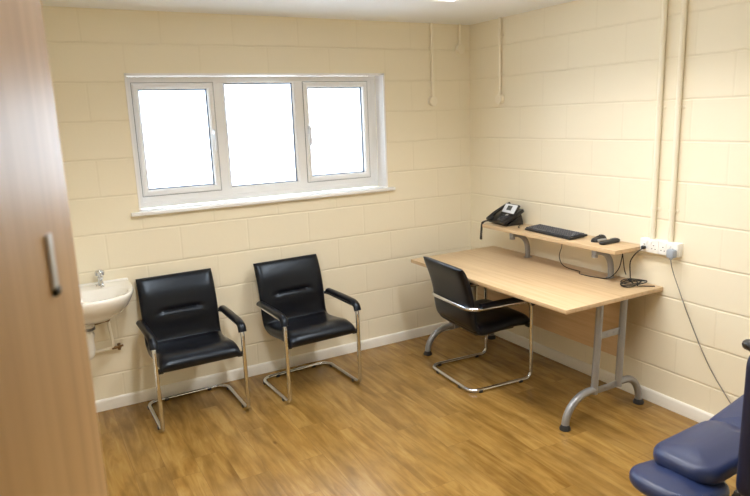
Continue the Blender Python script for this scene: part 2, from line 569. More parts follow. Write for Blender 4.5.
# ------------------------------------------------------------------ window
def ring_frame(b, x0, x1, z0, z1, y0, y1, w, bev=0.006):
    """rectangular frame made as one closed mitred ring, face width w"""
    cs = [(x0, z0), (x1, z0), (x1, z1), (x0, z1)]
    inn = [(x0 + w, z0 + w), (x1 - w, z0 + w), (x1 - w, z1 - w), (x0 + w, z1 - w)]
    mid = lambda a, c, t: (a[0] + (c[0] - a[0]) * t, a[1] + (c[1] - a[1]) * t)
    t = bev / w
    loops = []
    for o, i in zip(cs, inn):
        loops.append([(o, y1), (o, y0 + bev), (mid(o, i, t), y0), (mid(o, i, 1 - t), y0), (i, y0 + bev), (i, y1)])
    vv = [[b.verts.new((p[0], y, p[1])) for p, y in lp] for lp in loops]
    for c in range(4):
        A, B = vv[c], vv[(c + 1) % 4]
        for k in range(6):
            b.faces.new((A[k], A[(k + 1) % 6], B[(k + 1) % 6], B[k]))

win = bpy.data.objects.new('window_1', None); C.objects.link(win)
win['kind'] = 'structure'; win['label'] = 'white three-light window in the back wall'; win['category'] = 'window'
YW = 0.115                                    # room-side face of the frame
b = NB()                                      # white lining of the reveal
for (x0, x1, z0, z1) in ((WX0, WX1, WZ1 - 0.012, WZ1), (WX0, WX0 + 0.012, WZ0, WZ1), (WX1 - 0.012, WX1, WZ0, WZ1)):
    box(b, ((x0 + x1) / 2, 0.055, (z0 + z1) / 2), (x1 - x0, 0.125, z1 - z0))
obj('reveal_lining', b, M['white'], win)
b = NB(); ring_frame(b, WX0 + 0.012, WX1 - 0.012, WZ0 + 0.012, WZ1 - 0.012, YW, YW + 0.07, 0.042)
box(b, (-0.858, YW + 0.0372, (WZ0 + WZ1) / 2), (0.046, 0.070, WZ1 - WZ0 - 0.06))
box(b, ((WX0 + WX1) / 2, YW + 0.0378, 1.308), (WX1 - WX0 - 0.06, 0.070, 0.048))
MUL = (-1.997, -1.415)
for x in MUL:
    box(b, (x, YW + 0.0375, (WZ0 + WZ1) / 2), (0.068, 0.07, WZ1 - WZ0 - 0.080))
obj('window_frame', b, M['upvc'], win)
def light_unit(x0, x1, z0, z1, opening, hx=None):
    if opening:
        b = NB(); ring_frame(b, x0, x1, z0, z1, YW - 0.012, YW + 0.05, 0.038, 0.010)
        s = obj('sash', b, M['upvc'], win)
        b = NB(); ring_frame(b, x0 - 0.0035, x1 + 0.0035, z0 - 0.0035, z1 + 0.0035, YW - 0.002, YW + 0.01, 0.006, 0.001)
        obj('sash_seal', b, M['steel'], s)
        gx0, gx1, gz0, gz1 = x0 + 0.036, x1 - 0.036, z0 + 0.036, z1 - 0.036
        b = NB()
        box(b, (hx, YW - 0.018, 1.70), (0.018, 0.012, 0.062), 0.004)
        box(b, (hx, YW - 0.034, 1.712), (0.016, 0.026, 0.022), 0.005)
        box(b, (hx, YW - 0.046, 1.655), (0.016, 0.012, 0.125), 0.005)
        obj('handle', b, M['white_metal'], s)
    else:
        b = NB(); ring_frame(b, x0, x1, z0, z1, YW + 0.008, YW + 0.05, 0.018, 0.006)
        s = obj('glazing_bead', b, M['upvc'], win)
        gx0, gx1, gz0, gz1 = x0 + 0.016, x1 - 0.016, z0 + 0.016, z1 - 0.016
    b = NB(); ring_frame(b, gx0 - 0.002, gx1 + 0.002, gz0 - 0.002, gz1 + 0.002, YW + 0.022, YW + 0.034, 0.012, 0.001)
    obj('gasket', b, M['gasket'], s)
    b = NB(); box(b, ((gx0 + gx1) / 2, YW + 0.04, (gz0 + gz1) / 2), (gx1 - gx0, 0.004, gz1 - gz0))
    obj('pane', b, M['glass'], s)
light_unit(-2.536, -2.027, 1.325, 2.032, True, -2.047)
light_unit(-1.968, -1.444, 1.318, 2.046, False)
light_unit(-1.387, -0.872, 1.325, 2.032, True, -1.365)
b = NB()
box(b, ((WX0 + WX1) / 2, 0.057, WZ0 - 0.003), (WX1 - WX0 - 0.002, 0.118, 0.024), 0.003)
box(b, ((WX0 + WX1) / 2, -0.017, WZ0 - 0.003), (WX1 - WX0 + 0.105, 0.034, 0.024), 0.006)
obj('window_sill', b, M['upvc'], win)

# ------------------------------------------------------------------ open door the photograph looks past
DA = R(13)
EDGE = Vector((-3.146, -3.30, 0))
dirv = Vector((math.sin(DA), math.cos(DA), 0))
DW = 0.84
hinge = EDGE - dirv * DW
door = bpy.data.objects.new('door_1', None); C.objects.link(door)
door['kind'] = 'structure'; door['label'] = 'tall wood-veneer door standing open into the room'; door['category'] = 'door'
door.location = hinge; door.rotation_euler = (0, 0, -DA)
b = NB(); box(b, (-0.022, DW / 2, 1.03), (0.044, DW, 2.04), 0.002, 1)
obj('door_leaf', b, M['door_wood'], door)
b = NB()                                      # small silver pull with a dark lower end
box(b, (0.002, DW - 0.140, 1.642), (0.004, 0.020, 0.056), 0.0015)
hd = obj('handle', b, M['white_metal'], door)
b = NB(); box(b, (0.003, DW - 0.140, 1.611), (0.006, 0.017, 0.009), 0.002)
obj('handle_end', b, M['plastic'], hd)
for z in (0.25, 1.05, 1.85):
    b = NB(); tube(b, [(0.008, -0.008, z - 0.05), (0.008, -0.008, z + 0.05)], 0.007)
    obj('hinge', b, M['steel'], door)

# ------------------------------------------------------------------ ceiling lights
def ceiling_light(x, y0, y1, label):
    L = y0 - y1
    t = thing('ceiling_light', label, 'ceiling light', (x, (y0 + y1) / 2, H), 0, 'fluorescent ceiling battens')
    b = NB(); box(b, (0, 0, -0.016), (0.120, L - 0.01, 0.032), 0.004)
    obj('spine', b, M['white'], t)
    b = NB(); box(b, (0, 0, -0.042), (0.165, L - 0.03, 0.040), 0.014, 3)
    obj('diffuser', b, M['lamp'], t)
    for sgn in (-1, 1):
        b = NB(); box(b, (0, sgn * (L / 2 - 0.006), -0.036), (0.170, 0.012, 0.058), 0.005, 2)
        obj('end_cap', b, M['white'], t)
    li = bpy.data.lights.new('lamp', 'AREA'); li.shape = 'RECTANGLE'; li.size = 0.15; li.size_y = L - 0.06
    li.energy = LAMP_W; li.color = LAMP_COL; li.spread = R(LAMP_SPREAD)
    lo = bpy.data.objects.new('lamp', li); C.objects.link(lo); lo.parent = t
    lo.location = (0, 0, -0.066)
    return t
LAMP_W = 24; LAMP_COL = (1.0, 0.985, 0.96); LAMP_SPREAD = 145
ceiling_light(-1.062, -1.125, -2.925, 'white fluorescent ceiling batten running parallel to the desk')
ceiling_light(-2.480, -1.125, -2.925, 'white fluorescent ceiling batten over the open floor by the door')

# ------------------------------------------------------------------ conduits
def conduit(name, label, p, z0, z1, nrm, boxz=None, clips=(), r=0.0118, group='cream surface conduits'):
    """vertical pipe on a wall at p (x, y); nrm points into the room"""
    p, nrm = Vector((p[0], p[1], 0)), Vector((nrm[0], nrm[1], 0))
    t = thing(name, label, 'conduit', tuple(p), 0, group)
    b = NB(); c = nrm * (r + 0.004)
    tube(b, [c + Vector((0, 0, z0)), c + Vector((0, 0, z1))], r, 14)
    obj('pipe', b, M['conduit'], t)
    for z in clips:
        b = NB()
        side = Vector((-nrm.y, nrm.x, 0))
        ex = nrm * 0.003
        sz = (abs(nrm.x) * 0.006 + abs(side.x) * (4.2 * r), abs(nrm.y) * 0.006 + abs(side.y) * (4.2 * r), 0.016)
        box(b, c * 0 + nrm * 0.003 + Vector((0, 0, z)), sz, 0.001)
        tube(b, [c + Vector((0, 0, z - 0.007)), c + Vector((0, 0, z + 0.007))], r * 1.25, 14)
        obj('saddle_clip', b, M['conduit'], t)
    if boxz is not None:
        b = NB()
        ax = 'x' if abs(nrm.x) > 0.5 else 'y'
        s = nrm.x if ax == 'x' else nrm.y
        lathe(b, [(0.037, 0.0), (0.037, s * 0.026), (0.035, s * 0.031), (0.012, s * 0.034), (0.002, s * 0.034)], (0, 0, boxz), ax, 24)
        jb = obj('junction_box', b, M['conduit'], t)
        for d in (-0.022, 0.022):
            b = NB()
            off = Vector((d, 0, 0)) if ax == 'y' else Vector((0, d, 0))
            lathe(b, [(0.004, s * 0.029), (0.004, s * 0.0345)], off + Vector((0, 0, boxz)), ax, 10)
            obj('screw', b, M['conduit'], jb)
    return t
conduit('electrical_conduit', 'long cream conduit drop ending in a round box beside the window', (-0.368, 0.0), 1.90, H, (0, -1), 1.875, (2.27, 2.02))
conduit('electrical_conduit', 'short cream conduit stub with round box in the ceiling corner', (-0.106, 0.0), 2.28, H, (0, -1), 2.262, (2.40,))
conduit('electrical_conduit', 'cream conduit drop with round box above the telephone', (0.0, -0.378), 1.89, H, (-1, 0), 1.868, (2.32, 2.05))
conduit('socket_conduit', 'cream conduit to the sockets, the one closer to the telephone', (0.0, -1.750), 1.008, H, (-1, 0), None, (1.765, 1.19), 0.0145)
conduit('socket_conduit', 'cream conduit to the sockets, the one above the grey plug', (0.0, -1.869), 1.008, H, (-1, 0), None, (1.765, 1.19), 0.0145)

# ------------------------------------------------------------------ wash basin
BX = -2.962
t = thing('wash_basin', 'white ceramic wash basin fixed under the window wall', 'wash basin', (BX, 0, 0))
ZB = 0.83
def basin_outline(k, n=40):
    """half-round plan: flat at the wall, curved front; k scales it"""
    pts = []
    a, d = 0.262, 0.465
    for i in range(n + 1):
        th = PI * i / n
        x = math.copysign(abs(math.cos(th)) ** 0.72, math.cos(th)) * a
        y = -(abs(math.sin(th)) ** 0.72) * (d - 0.10) - 0.10
        pts.append((x, y))
    full = [(a, 0.0)] + pts + [(-a, 0.0)]
    cx, cy = 0, -0.17
    return full
b = NB()
base = basin_outline(1)
def scaled(k, kd, z, dy=0.0, wall=True):
    out = []
    for x, y in base:
        yy = y * kd
        out.append(b.verts.new((x * k, min(-0.001, yy + dy), z)))
    return out
def inner(k, z, cy=-0.262, rx=0.222, ry=0.165):
    n = len(base)
    out = []
    for i in range(n):
        x, y = base[i]
        ang = math.atan2(y - cy * 0.9, x)
        out.append(b.verts.new((rx * k * math.cos(ang), cy + ry * k * math.sin(ang), z)))
    return out
outer_rings = [scaled(0.30, 0.42, 0.635), scaled(0.52, 0.60, 0.655), scaled(0.74, 0.78, 0.695), scaled(0.90, 0.91, 0.745), scaled(0.97, 0.975, 0.785), scaled(1.0, 1.0, 0.812), scaled(1.0, 1.0, 0.824), scaled(0.985, 0.988, ZB)]
inner_rings = [inner(1.04, ZB - 0.001), inner(0.99, ZB - 0.008), inner(0.90, ZB - 0.05), inner(0.76, ZB - 0.09), inner(0.50, ZB - 0.125), inner(0.16, ZB - 0.14), inner(0.08, ZB - 0.142)]
rings = outer_rings + inner_rings
for A, B in zip(rings, rings[1:]):
    n = len(A)
    for k in range(n):
        b.faces.new((A[k], A[(k + 1) % n], B[(k + 1) % n], B[k]))
b.faces.new(list(reversed(rings[0]))); b.faces.new(rings[-1])
bowl = obj('basin_bowl', b, M['ceramic'], t, 50)
b = NB(); box(b, (0, -0.010, ZB - 0.004), (0.522, 0.020, 0.030), 0.008, 3)
obj('upstand', b, M['ceramic'], t)
def tap(x):
    b = NB()
    lathe(b, [(0.026, 0), (0.026, 0.007), (0.016, 0.012), (0.015, 0.052), (0.018, 0.057), (0.018, 0.064)], (x, -0.066, ZB - 0.012), 'z', 16)
    tube(b, smooth([(x, -0.068, ZB + 0.024), (x, -0.105, ZB + 0.033), (x, -0.142, ZB + 0.024), (x, -0.150, ZB + 0.006)], 5), 0.0105, 10)
    o = obj('tap', b, M['chrome'], t)
    b = NB()
    lathe(b, [(0.011, 0.064), (0.011, 0.071), (0.026, 0.075), (0.028, 0.094), (0.021, 0.105), (0.005, 0.107)], (x, -0.066, ZB - 0.012), 'z', 12)
    obj('tap_head', b, M['chrome'], o)
tap(0.097); tap(-0.097)
b = NB(); lathe(b, [(0.013, 0.008), (0.013, -0.004), (0.009, -0.006)], (0, -0.112, ZB - 0.040), 'y', 16)
obj('overflow_ring', b, M['steel'], t)
b = NB()
ch = smooth([(0.070, -0.072, ZB + 0.004), (0.066, -0.105, ZB - 0.02), (0.040, -0.16, ZB - 0.085), (0.02, -0.20, ZB - 0.125)], 6)
for p in ch:
    bmesh.ops.create_icosphere(b, subdivisions=1, radius=0.004, matrix=Matrix.Translation(p))
tube(b, ch, 0.0014, 6)
obj('plug_chain', b, M['chrome'], t)
b = NB(); lathe(b, [(0.026, -0.140), (0.026, -0.134), (0.019, -0.133)], (0, -0.262, ZB), 'z', 18)
obj('waste_fitting', b, M['chrome'], t)
b = NB()                                      # white bottle trap and its outlet
TX, TY = -0.012, -0.165
lathe(b, [(0.028, 0.598), (0.036, 0.602), (0.036, 0.622), (0.026, 0.630), (0.024, 0.660)], (TX, TY, 0), 'z', 18)
tube(b, smooth([(TX, TY, 0.605), (TX, TY, 0.53), (TX, TY, 0.460), (TX - 0.012, TY + 0.012, 0.428), (TX - 0.045, TY + 0.04, 0.414), (TX - 0.085, TY + 0.08, 0.430), (TX - 0.098, TY + 0.12, 0.455), (TX - 0.10, -0.002, 0.460)], 6), 0.024, 14)
lathe(b, [(0.031, 0.545), (0.031, 0.572)], (TX, TY, 0), 'z', 18)
obj('waste_trap', b, M['white_pipe'], t)
b = NB()
lathe(b, [(0.034, 0.590), (0.040, 0.594), (0.040, 0.606), (0.034, 0.610)], (TX, TY, 0), 'z', 18)
obj('trap_nut', b, M['steel'], t)
b = NB()                                      # painted supply pipe: down, then along the wall
tube(b, fillet([(0.100, -0.045, 0.68), (0.112, -0.040, 0.60), (0.125, -0.036, 0.412), (0.02, -0.036, 0.405), (-0.05, -0.036, 0.405)], 0.02, 5), 0.0095, 10)
obj('supply_pipe', b, M['conduit'], t)
b = NB()
tube(b, [(0.0, -0.10, 0.600), (0.104, -0.047, 0.600)], 0.010, 10)
lathe(b, [(0.013, 0.59), (0.017, 0.595), (0.017, 0.640), (0.012, 0.645)], (0.108, -0.042, 0), 'z', 8)
obj('pipe_joint', b, M['brass'], t)
b = NB()
tube(b, [(0.115, -0.036, 0.410), (0.170, -0.036, 0.412)], 0.010, 10)
tube(b, [(0.158, -0.036, 0.392), (0.158, -0.036, 0.434)], 0.010, 10)
box(b, (0.168, -0.05, 0.420), (0.028, 0.010, 0.012), 0.002)
obj('isolating_valve', b, M['brass'], t)

# ------------------------------------------------------------------ chairs
def back_disp(u, s):
    # thicker at the head and at the lumbar, a stitched pull across the middle
    d = 0.0
    yl = s - 0.53 + 0.025 * u * u
    d -= 0.018 * math.exp(-(yl / 0.022) ** 2) * max(0, 1 - (abs(u) / 0.62) ** 4)
    d += 0.007 * math.exp(-((s - 0.40) / 0.12) ** 2) * math.exp(-(u / 0.6) ** 2)
    d += 0.005 * math.exp(-((s - 0.78) / 0.14) ** 2)
    for k in (-1, 1):                          # creases that fan out of the pull
        for q in (0.25, 0.55, 0.9):
            line = (s - 0.52) + q * (abs(u) - 0.42) * 0.32
            if k * u > 0.40:
                d -= 0.0035 * math.exp(-(line / 0.012) ** 2) * math.exp(-((abs(u) - 0.55) / 0.18) ** 2)
    return d
def seat_disp(u, s):
    d = 0.010 * math.exp(-((s - 0.20) / 0.16) ** 2)
    d -= 0.006 * math.exp(-((s - 0.62) / 0.25) ** 2) * math.exp(-(u / 0.7) ** 2)
    d -= 0.003 * math.exp(-((s - 0.42 + 0.05 * u * u) / 0.02) ** 2) * max(0, 1 - abs(u))
    return d
def make_chair(label, group):
    t = thing('visitor_chair', label, 'chair', (0, 0, 0), 0, group)
    b = NB()
    prof = [(-0.262, 0.385), (-0.225, 0.405), (-0.12, 0.410), (0.0, 0.398), (0.10, 0.392), (0.165, 0.412)]
    sheet(b, prof, 0.478, 0.078, seat_disp, ev=9)
    obj('seat', b, M['leather'], t, 60)
    b = NB()
    prof = [(0.120, 0.395), (0.165, 0.425), (0.184, 0.50), (0.196, 0.60), (0.222, 0.70), (0.258, 0.79), (0.276, 0.826)]
    sheet(b, prof, 0.482, 0.050, back_disp, nu=30, nv=60, ev=9, wf=lambda s: 1.0 - 0.03 * (s - 0.5) ** 2)
    obj('backrest', b, M['leather'], t, 60)
    b = NB()
    fx, ff, fr, ah = 0.259, -0.254, 0.226, 0.555
    loop = [(fx, fr, 0.0135), (fx, ff, 0.0135), (fx, ff + 0.004, ah), (fx, fr - 0.002, ah + 0.004), (-fx, fr - 0.002, ah + 0.004), (-fx, ff + 0.004, ah), (-fx, ff, 0.0135), (-fx, fr, 0.0135)]
    tube(b, fillet(loop, [0.075, 0.05, 0.055, 0.085, 0.085, 0.055, 0.05, 0.075], 7, True), 0.0125, 12, True)
    obj('frame', b, M['chrome'], t, 60)
    for s in (-1, 1):
        b = NB()
        path = smooth([(s * fx, 0.15, ah + 0.022), (s * fx, 0.05, ah + 0.024), (s * fx, -0.09, ah + 0.025), (s * fx, -0.195, ah + 0.022), (s * fx, -0.240, ah + 0.006), (s * fx, -0.258, ah - 0.028)], 6)
        tube(b, path, 0.02, 14, False, flat=(0.0185, 0.0255))
        obj('armrest', b, M['leather'], t, 60)
        b = NB()
        box(b, (s * 0.240, ff + 0.014, 0.385), (0.04, 0.022, 0.03), 0.004)
        obj('seat_bracket', b, M['plastic'], t)
        for y in (-0.165, 0.155):
            b = NB(); box(b, (s * fx, y, 0.009), (0.031, 0.028, 0.018), 0.004)
            obj('glide', b, M['rubber'], t)
    for x in (-0.14, 0.14):
        b = NB(); box(b, (x, fr, 0.009), (0.028, 0.031, 0.018), 0.004)
        obj('glide', b, M['rubber'], t)
    b = NB(); box(b, (0, -0.02, 0.362), (0.36, 0.30, 0.016), 0.006)
    obj('seat_pan', b, M['plastic'], t)
    return t
GC = 'black leather cantilever chairs'
ch = make_chair('black leather armchair on a chrome frame beside the wash basin', GC)
ch.location = (-2.418, -0.301, 0); ch.rotation_euler = (0, 0, R(0.7))
dup(ch, (-1.656, -0.342, 0), R(2.8), 'black leather armchair between the other wall chair and the desk', GC)
dup(ch, (-0.616, -0.866, 0), R(86.0), 'black leather armchair pushed under the beech desk', GC)

# ------------------------------------------------------------------ desk
DZ = 0.737
D0, D1, DXF, DXB = -1.832, -0.300, -0.784, -0.006
t = thing('desk', 'beech-topped desk with silver tube legs against the block wall', 'desk', ((DXF + DXB) / 2, (D0 + D1) / 2, 0))
ox, oy = (DXF + DXB) / 2, (D0 + D1) / 2
b = NB(); box(b, (0, 0, DZ - 0.0125), (DXB - DXF, D1 - D0, 0.025), 0.0025, 2)
top = obj('desktop', b, M['beech'], t)
b = NB(); box(b, (-0.20 - ox, (-1.72 - 0.34) / 2 - oy, 0.503), (0.018, 1.36, 0.40), 0.001, 1)
obj('modesty_panel', b, M['beech'], t)
for yy in (-1.765, -0.374):
    y = yy - oy
    for x, x2 in ((-0.476, -0.452), (-0.274, -0.254)):
        b = NB(); tube(b, [(x - ox, y, 0.160), (x2 - ox, y, DZ - 0.030)], 0.0205, 16)
        obj('leg_tube', b, M['silver'], t)
    b = NB()
    xf, xr = -0.700 - ox, -0.085 - ox
    def arc(x0, x1):
        pts = []
        for k in range(11):
            a = (PI / 2) * k / 10
            pts.append((x1 + (x0 - x1) * math.cos(a), y, 0.02 + 0.165 * math.sin(a)))
        return pts
    tube(b, arc(xf, -0.515 - ox) + [(-0.472 - ox, y, 0.185)], 0.0215, 16)
    f1 = obj('foot', b, M['silver'], t)
    b = NB(); tube(b, arc(xr, -0.215 - ox) + [(-0.270 - ox, y, 0.185)], 0.0215, 16)
    f2 = obj('foot', b, M['silver'], t)
    for f, x in ((f1, xf), (f2, xr)):
        b = NB(); lathe(b, [(0.031, 0), (0.031, 0.012), (0.024, 0.024), (0.021, 0.030)], (x, y, 0), 'z', 20)
        obj('foot_glide', b, M['rubber'], f)
    for z in (0.505, 0.175):
        b = NB()
        box(b, (-0.36 - ox, y, z), (0.165, 0.005, 0.040), 0.001)
        pl = obj('cross_plate', b, M['silver'], t)
        for x in (-0.39, -0.335):
            b = NB(); lathe(b, [(0.008, -0.004), (0.008, 0.004)], (x - ox, y, z), 'y', 12)
            obj('bolt', b, M['steel'], pl)
    b = NB(); box(b, (-0.36 - ox, y, DZ - 0.028), (0.60, 0.045, 0.006), 0.001)
    obj('top_plate', b, M['silver'], t)

# ------------------------------------------------------------------ raised shelf on the desk
SZ = 0.962
S0, S1, SXF, SXB = -1.690, -0.475, -0.258, -0.004
t = thing('desk_shelf', 'raised beech shelf on curved silver brackets on the desk', 'shelf', (SXF / 2, (S0 + S1) / 2, DZ))
ox, oy = SXF / 2, (S0 + S1) / 2
b = NB(); box(b, ((SXF + SXB) / 2 - ox, 0, SZ - DZ - 0.0125), (SXB - SXF, S1 - S0, 0.025), 0.002, 2)
obj('shelf_board', b, M['beech'], t)
for yy in (-1.515, -0.770):
    b = NB()
    pts = [(-0.080, 0.0), (-0.081, 0.06), (-0.094, 0.112), (-0.128, 0.155), (-0.175, 0.177), (-0.235, 0.184)]
    path = smooth([(x - ox, yy - oy, z) for x, z in pts], 5)
    tube(b, path, 0.02, 14, False, flat=(0.020, 0.017))
    br = obj('bracket', b, M['silver'], t)
    b = NB(); lathe(b, [(0.019, 0.148), (0.019, 0.200)], (-0.215 - ox, yy + 0.012 - oy, 0), 'z', 14)
    obj('bracket_end', b, M['silver'], br)
    b = NB(); box(b, (-0.080 - ox, yy - oy, 0.003), (0.05, 0.035, 0.006), 0.001)
    obj('bracket_foot', b, M['silver'], br)

# ------------------------------------------------------------------ telephone
PH = R(26)
t = thing('telephone', 'black desk telephone with a pale display on the shelf end', 'telephone', (-0.215, -0.582, SZ), R(-6))
def ph_frame(u, y, h):
    """u along the tilted slab from its front edge, h above the slab"""
    return Vector((u * math.cos(PH) - h * math.sin(PH), y, 0.012 + u * math.sin(PH) + h * math.cos(PH)))
PM = Matrix.Rotation(-PH, 3, 'Y')
b = NB(); box(b, ph_frame(0.098, 0, 0.010), (0.196, 0.205, 0.026), 0.007, 3, PM)
obj('body', b, M['plastic'], t)
b = NB()
v = [(0.02, 0.0), (0.168, 0.0), (0.150, 0.085), (0.138, 0.085)]
pr_ = [(0.03, 0.001), (0.175, 0.001), (0.175, 0.020), (0.158, 0.085), (0.125, 0.055)]
ra = [b.verts.new((x, -0.085, z)) for x, z in pr_]; rb = [b.verts.new((x, 0.085, z)) for x, z in pr_]
for k in range(5):
    b.faces.new((ra[k], ra[(k + 1) % 5], rb[(k + 1) % 5], rb[k]))
b.faces.new(ra); b.faces.new(rb)
obj('stand', b, M['plastic'], t)
PA = R(56)
PD = Matrix.Rotation(-PA, 3, 'Y')
def disp(u, y, h):
    """on the tilted display head: u up its face from the hinge, h out of the face"""
    o_ = ph_frame(0.108, 0, 0.020)
    return o_ + Vector((u * math.cos(PA) - h * math.sin(PA), y, u * math.sin(PA) + h * math.cos(PA)))
b = NB(); box(b, disp(0.038, -0.028, 0.004), (0.088, 0.158, 0.022), 0.006, 3, PD)
dh = obj('display_head', b, M['plastic'], t)
b = NB(); box(b, disp(0.039, -0.030, 0.0155), (0.070, 0.146, 0.006), 0.003, 2, PD)
obj('display_surround', b, M['lcd_bezel'], dh)
b = NB(); box(b, disp(0.042, -0.028, 0.0195), (0.036, 0.054, 0.003), 0.001, 1, PD)
obj('screen', b, M['lcd'], dh)
b = NB()
for i in range(4):
    for j in range(3):
        box(b, ph_frame(0.024 + i * 0.019, -0.010 - j * 0.026, 0.025), (0.012, 0.019, 0.006), 0.002, 1, PM)
obj('keypad', b, M['key'], t)
b = NB()
lathe(b, [(0.013, 0), (0.013, 0.004), (0.006, 0.006)], (0, 0, 0), 'z', 16)
bmesh.ops.transform(b, matrix=Matrix.Translation(ph_frame(0.090, -0.034, 0.025)) @ PM.to_4x4(), verts=b.verts)
obj('navigation_button', b, M['mouse_silver'], t)
b = NB()
hs = [(-0.004, 0.030), (0.02, 0.036), (0.06, 0.043), (0.10, 0.045), (0.14, 0.043), (0.18, 0.038), (0.206, 0.032)]
path = smooth([ph_frame(u, 0.078, h) for u, h in hs], 5)
n_ = len(path)
rad = [0.012 + 0.008 * abs(2 * i / (n_ - 1) - 1) ** 1.5 for i in range(n_)]
tube(b, path, rad, 14)
for u in (0.012, 0.190):
    box(b, ph_frame(u, 0.078, 0.030), (0.046, 0.050, 0.024), 0.010, 3, PM)
hs_ = obj('handset', b, M['plastic'], t, 50)
# coiled cord that falls over the end of the shelf
b = NB()
spine = smooth([(-0.010, 0.082, 0.026), (-0.034, 0.100, 0.020), (-0.040, 0.124, 0.002), (-0.040, 0.136, -0.05), (-0.041, 0.141, -0.105), (-0.040, 0.140, -0.120)], 30)
coil = []
nn = len(spine)
for i, p in enumerate(spine):
    k = i / (nn - 1)
    rr = 0.0062 if k > 0.12 else 0.0062 * k / 0.12 + 0.0005
    a = i * 1.25
    coil.append(p + Vector((rr * math.cos(a), rr * math.sin(a), 0)))
tube(b, coil, 0.0042, 6)
obj('coiled_cord', b, M['rubber'], t)
b = NB()
tube(b, smooth([(0.125, -0.088, 0.02), (0.135, -0.115, 0.035), (0.12, -0.14, 0.02), (0.075, -0.165, 0.004), (0.068, -0.19, 0.003)], 6), 0.0022, 6)
obj('line_cord', b, M['rubber'], t)

# ------------------------------------------------------------------ keyboard, mouse, handheld device
t = thing('keyboard', 'black computer keyboard on the raised beech shelf', 'keyboard', (-0.138, -1.092, SZ), R(-4))
b = NB()
box(b, (0, 0, 0.013), (0.150, 0.450, 0.014), 0.005, 2, Matrix.Rotation(R(-4), 3, 'Y'))
obj('case', b, M['plastic'], t)
b = NB()
kr = Matrix.Rotation(R(-4), 3, 'Y')
for i in range(6):
    x = -0.058 + i * 0.0215
    cols = 21
    for j in range(cols):
        y = 0.212 - j * 0.0208
        if j in (15, 19) and False:
            continue
        if i == 0 and 4 <= j <= 9:
            if j == 4:
                p = kr @ Vector((x, 0.212 - 6.5 * 0.0208, 0.011))
                box(b, p + Vector((0, 0, 0.013)), (0.0165, 0.118, 0.008), 0.002, 1, kr)
            continue
        p = kr @ Vector((x, y, 0.011))
        box(b, p + Vector((0, 0, 0.013)), (0.0165, 0.0165, 0.008), 0.002, 1, kr)
obj('keys', b, M['key'], t)
for y in (-0.19, 0.19):
    b = NB(); box(b, (0.062, y, 0.007), (0.014, 0.022, 0.013), 0.002)
    obj('tilt_foot', b, M['plastic'], t)

def pebble(b, L, W, Hh, flat=0.0, n=20, m=12):
    """mouse-like shell, flat underneath"""
    rings = []
    for i in range(m + 1):
        a = (PI / 2) * i / m
        c, s = math.cos(a) ** 0.55, math.sin(a)
        ring = []
        for k in range(n):
            th = 2 * PI * k / n
            ex = math.copysign(abs(math.cos(th)) ** 0.8, math.cos(th)); ey = math.copysign(abs(math.sin(th)) ** 0.8, math.sin(th))
            x, y = ex * L / 2 * c, ey * W / 2 * c
            ring.append(b.verts.new((x, y, Hh * s * (1 - 0.25 * ex * (1 - flat)))))
        rings.append(ring)
    for i in range(m):
        for k in range(n):
            b.faces.new((rings[i][k], rings[i][(k + 1) % n], rings[i + 1][(k + 1) % n], rings[i + 1][k]))
    b.faces.new(list(reversed(rings[0])))
    bmesh.ops.remove_doubles(b, verts=b.verts, dist=1e-5)
t = thing('computer_mouse', 'black computer mouse with silver sides next to the keyboard', 'mouse', (-0.112, -1.440, SZ), R(170))
b = NB(); pebble(b, 0.105, 0.062, 0.034)
obj('body', b, M['plastic'], t, 60)
b = NB()
for s in (-1, 1):
    tube(b, smooth([(-0.030, s * 0.0285, 0.013), (0.0, s * 0.0315, 0.014), (0.030, s * 0.027, 0.012)], 5), 0.007, 8, False, flat=(0.008, 0.0035))
box(b, (-0.022, 0, 0.036), (0.036, 0.020, 0.004), 0.0015)
obj('silver_trim', b, M['mouse_silver'], t, 60)
t = thing('handheld_device', 'slim black handheld device lying beyond the mouse at the shelf end', 'device', (-0.112, -1.523, SZ), R(2))
b = NB(); pad(b, 0.165, 0.046, 0.022, 0.021, 0.010, 0.003)
obj('body', b, M['plastic'], t, 60)
b = NB(); box(b, (0.040, 0, 0.0255), (0.045, 0.026, 0.002), 0.001)
obj('button_panel', b, M['key'], t)

# ------------------------------------------------------------------ sockets, plugs and cables
t = thing('power_socket', 'white four-gang socket block on the wall over the desk end', 'power socket', (0, -1.812, 0.974))
b = NB(); box(b, (-0.018, 0, 0), (0.036, 0.254, 0.080), 0.004, 2)
obj('back_box', b, M['socket'], t)
for y in (-0.0625, 0.0625):
    b = NB(); box(b, (-0.040, y, 0), (0.008, 0.124, 0.078), 0.003, 2)
    fp = obj('face_plate', b, M['socket'], t)
    for dy in (-0.032, 0.032):
        b = NB()
        box(b, (-0.0442, y + dy, 0.006), (0.0012, 0.008, 0.004))
        box(b, (-0.0442, y + dy - 0.011, -0.014), (0.0012, 0.007, 0.004))
        box(b, (-0.0442, y + dy + 0.011, -0.014), (0.0012, 0.007, 0.004))
        obj('pin_slots', b, M['dark_gap'], fp)
    for dy in (-0.014, 0.014):
        b = NB(); box(b, (-0.046, y + dy, 0.022), (0.006, 0.011, 0.020), 0.002)
        obj('rocker_switch', b, M['socket'], fp)
t = thing('power_cable', 'black plug and cable running from the socket to a coil on the desk', 'cable', (0, 0, 0))
b = NB()
box(b, (-0.0562, -1.722, 0.962), (0.021, 0.024, 0.022), 0.006, 2)
obj('plug', b, M['plastic'], t)
b = NB()
P = [(-0.066, -1.722, 0.955), (-0.085, -1.705, 0.935), (-0.080, -1.672, 0.90), (-0.075, -1.650, 0.86), (-0.072, -1.650, 0.80), (-0.080, -1.665, 0.752), (-0.090, -1.69, DZ + 0.005)]
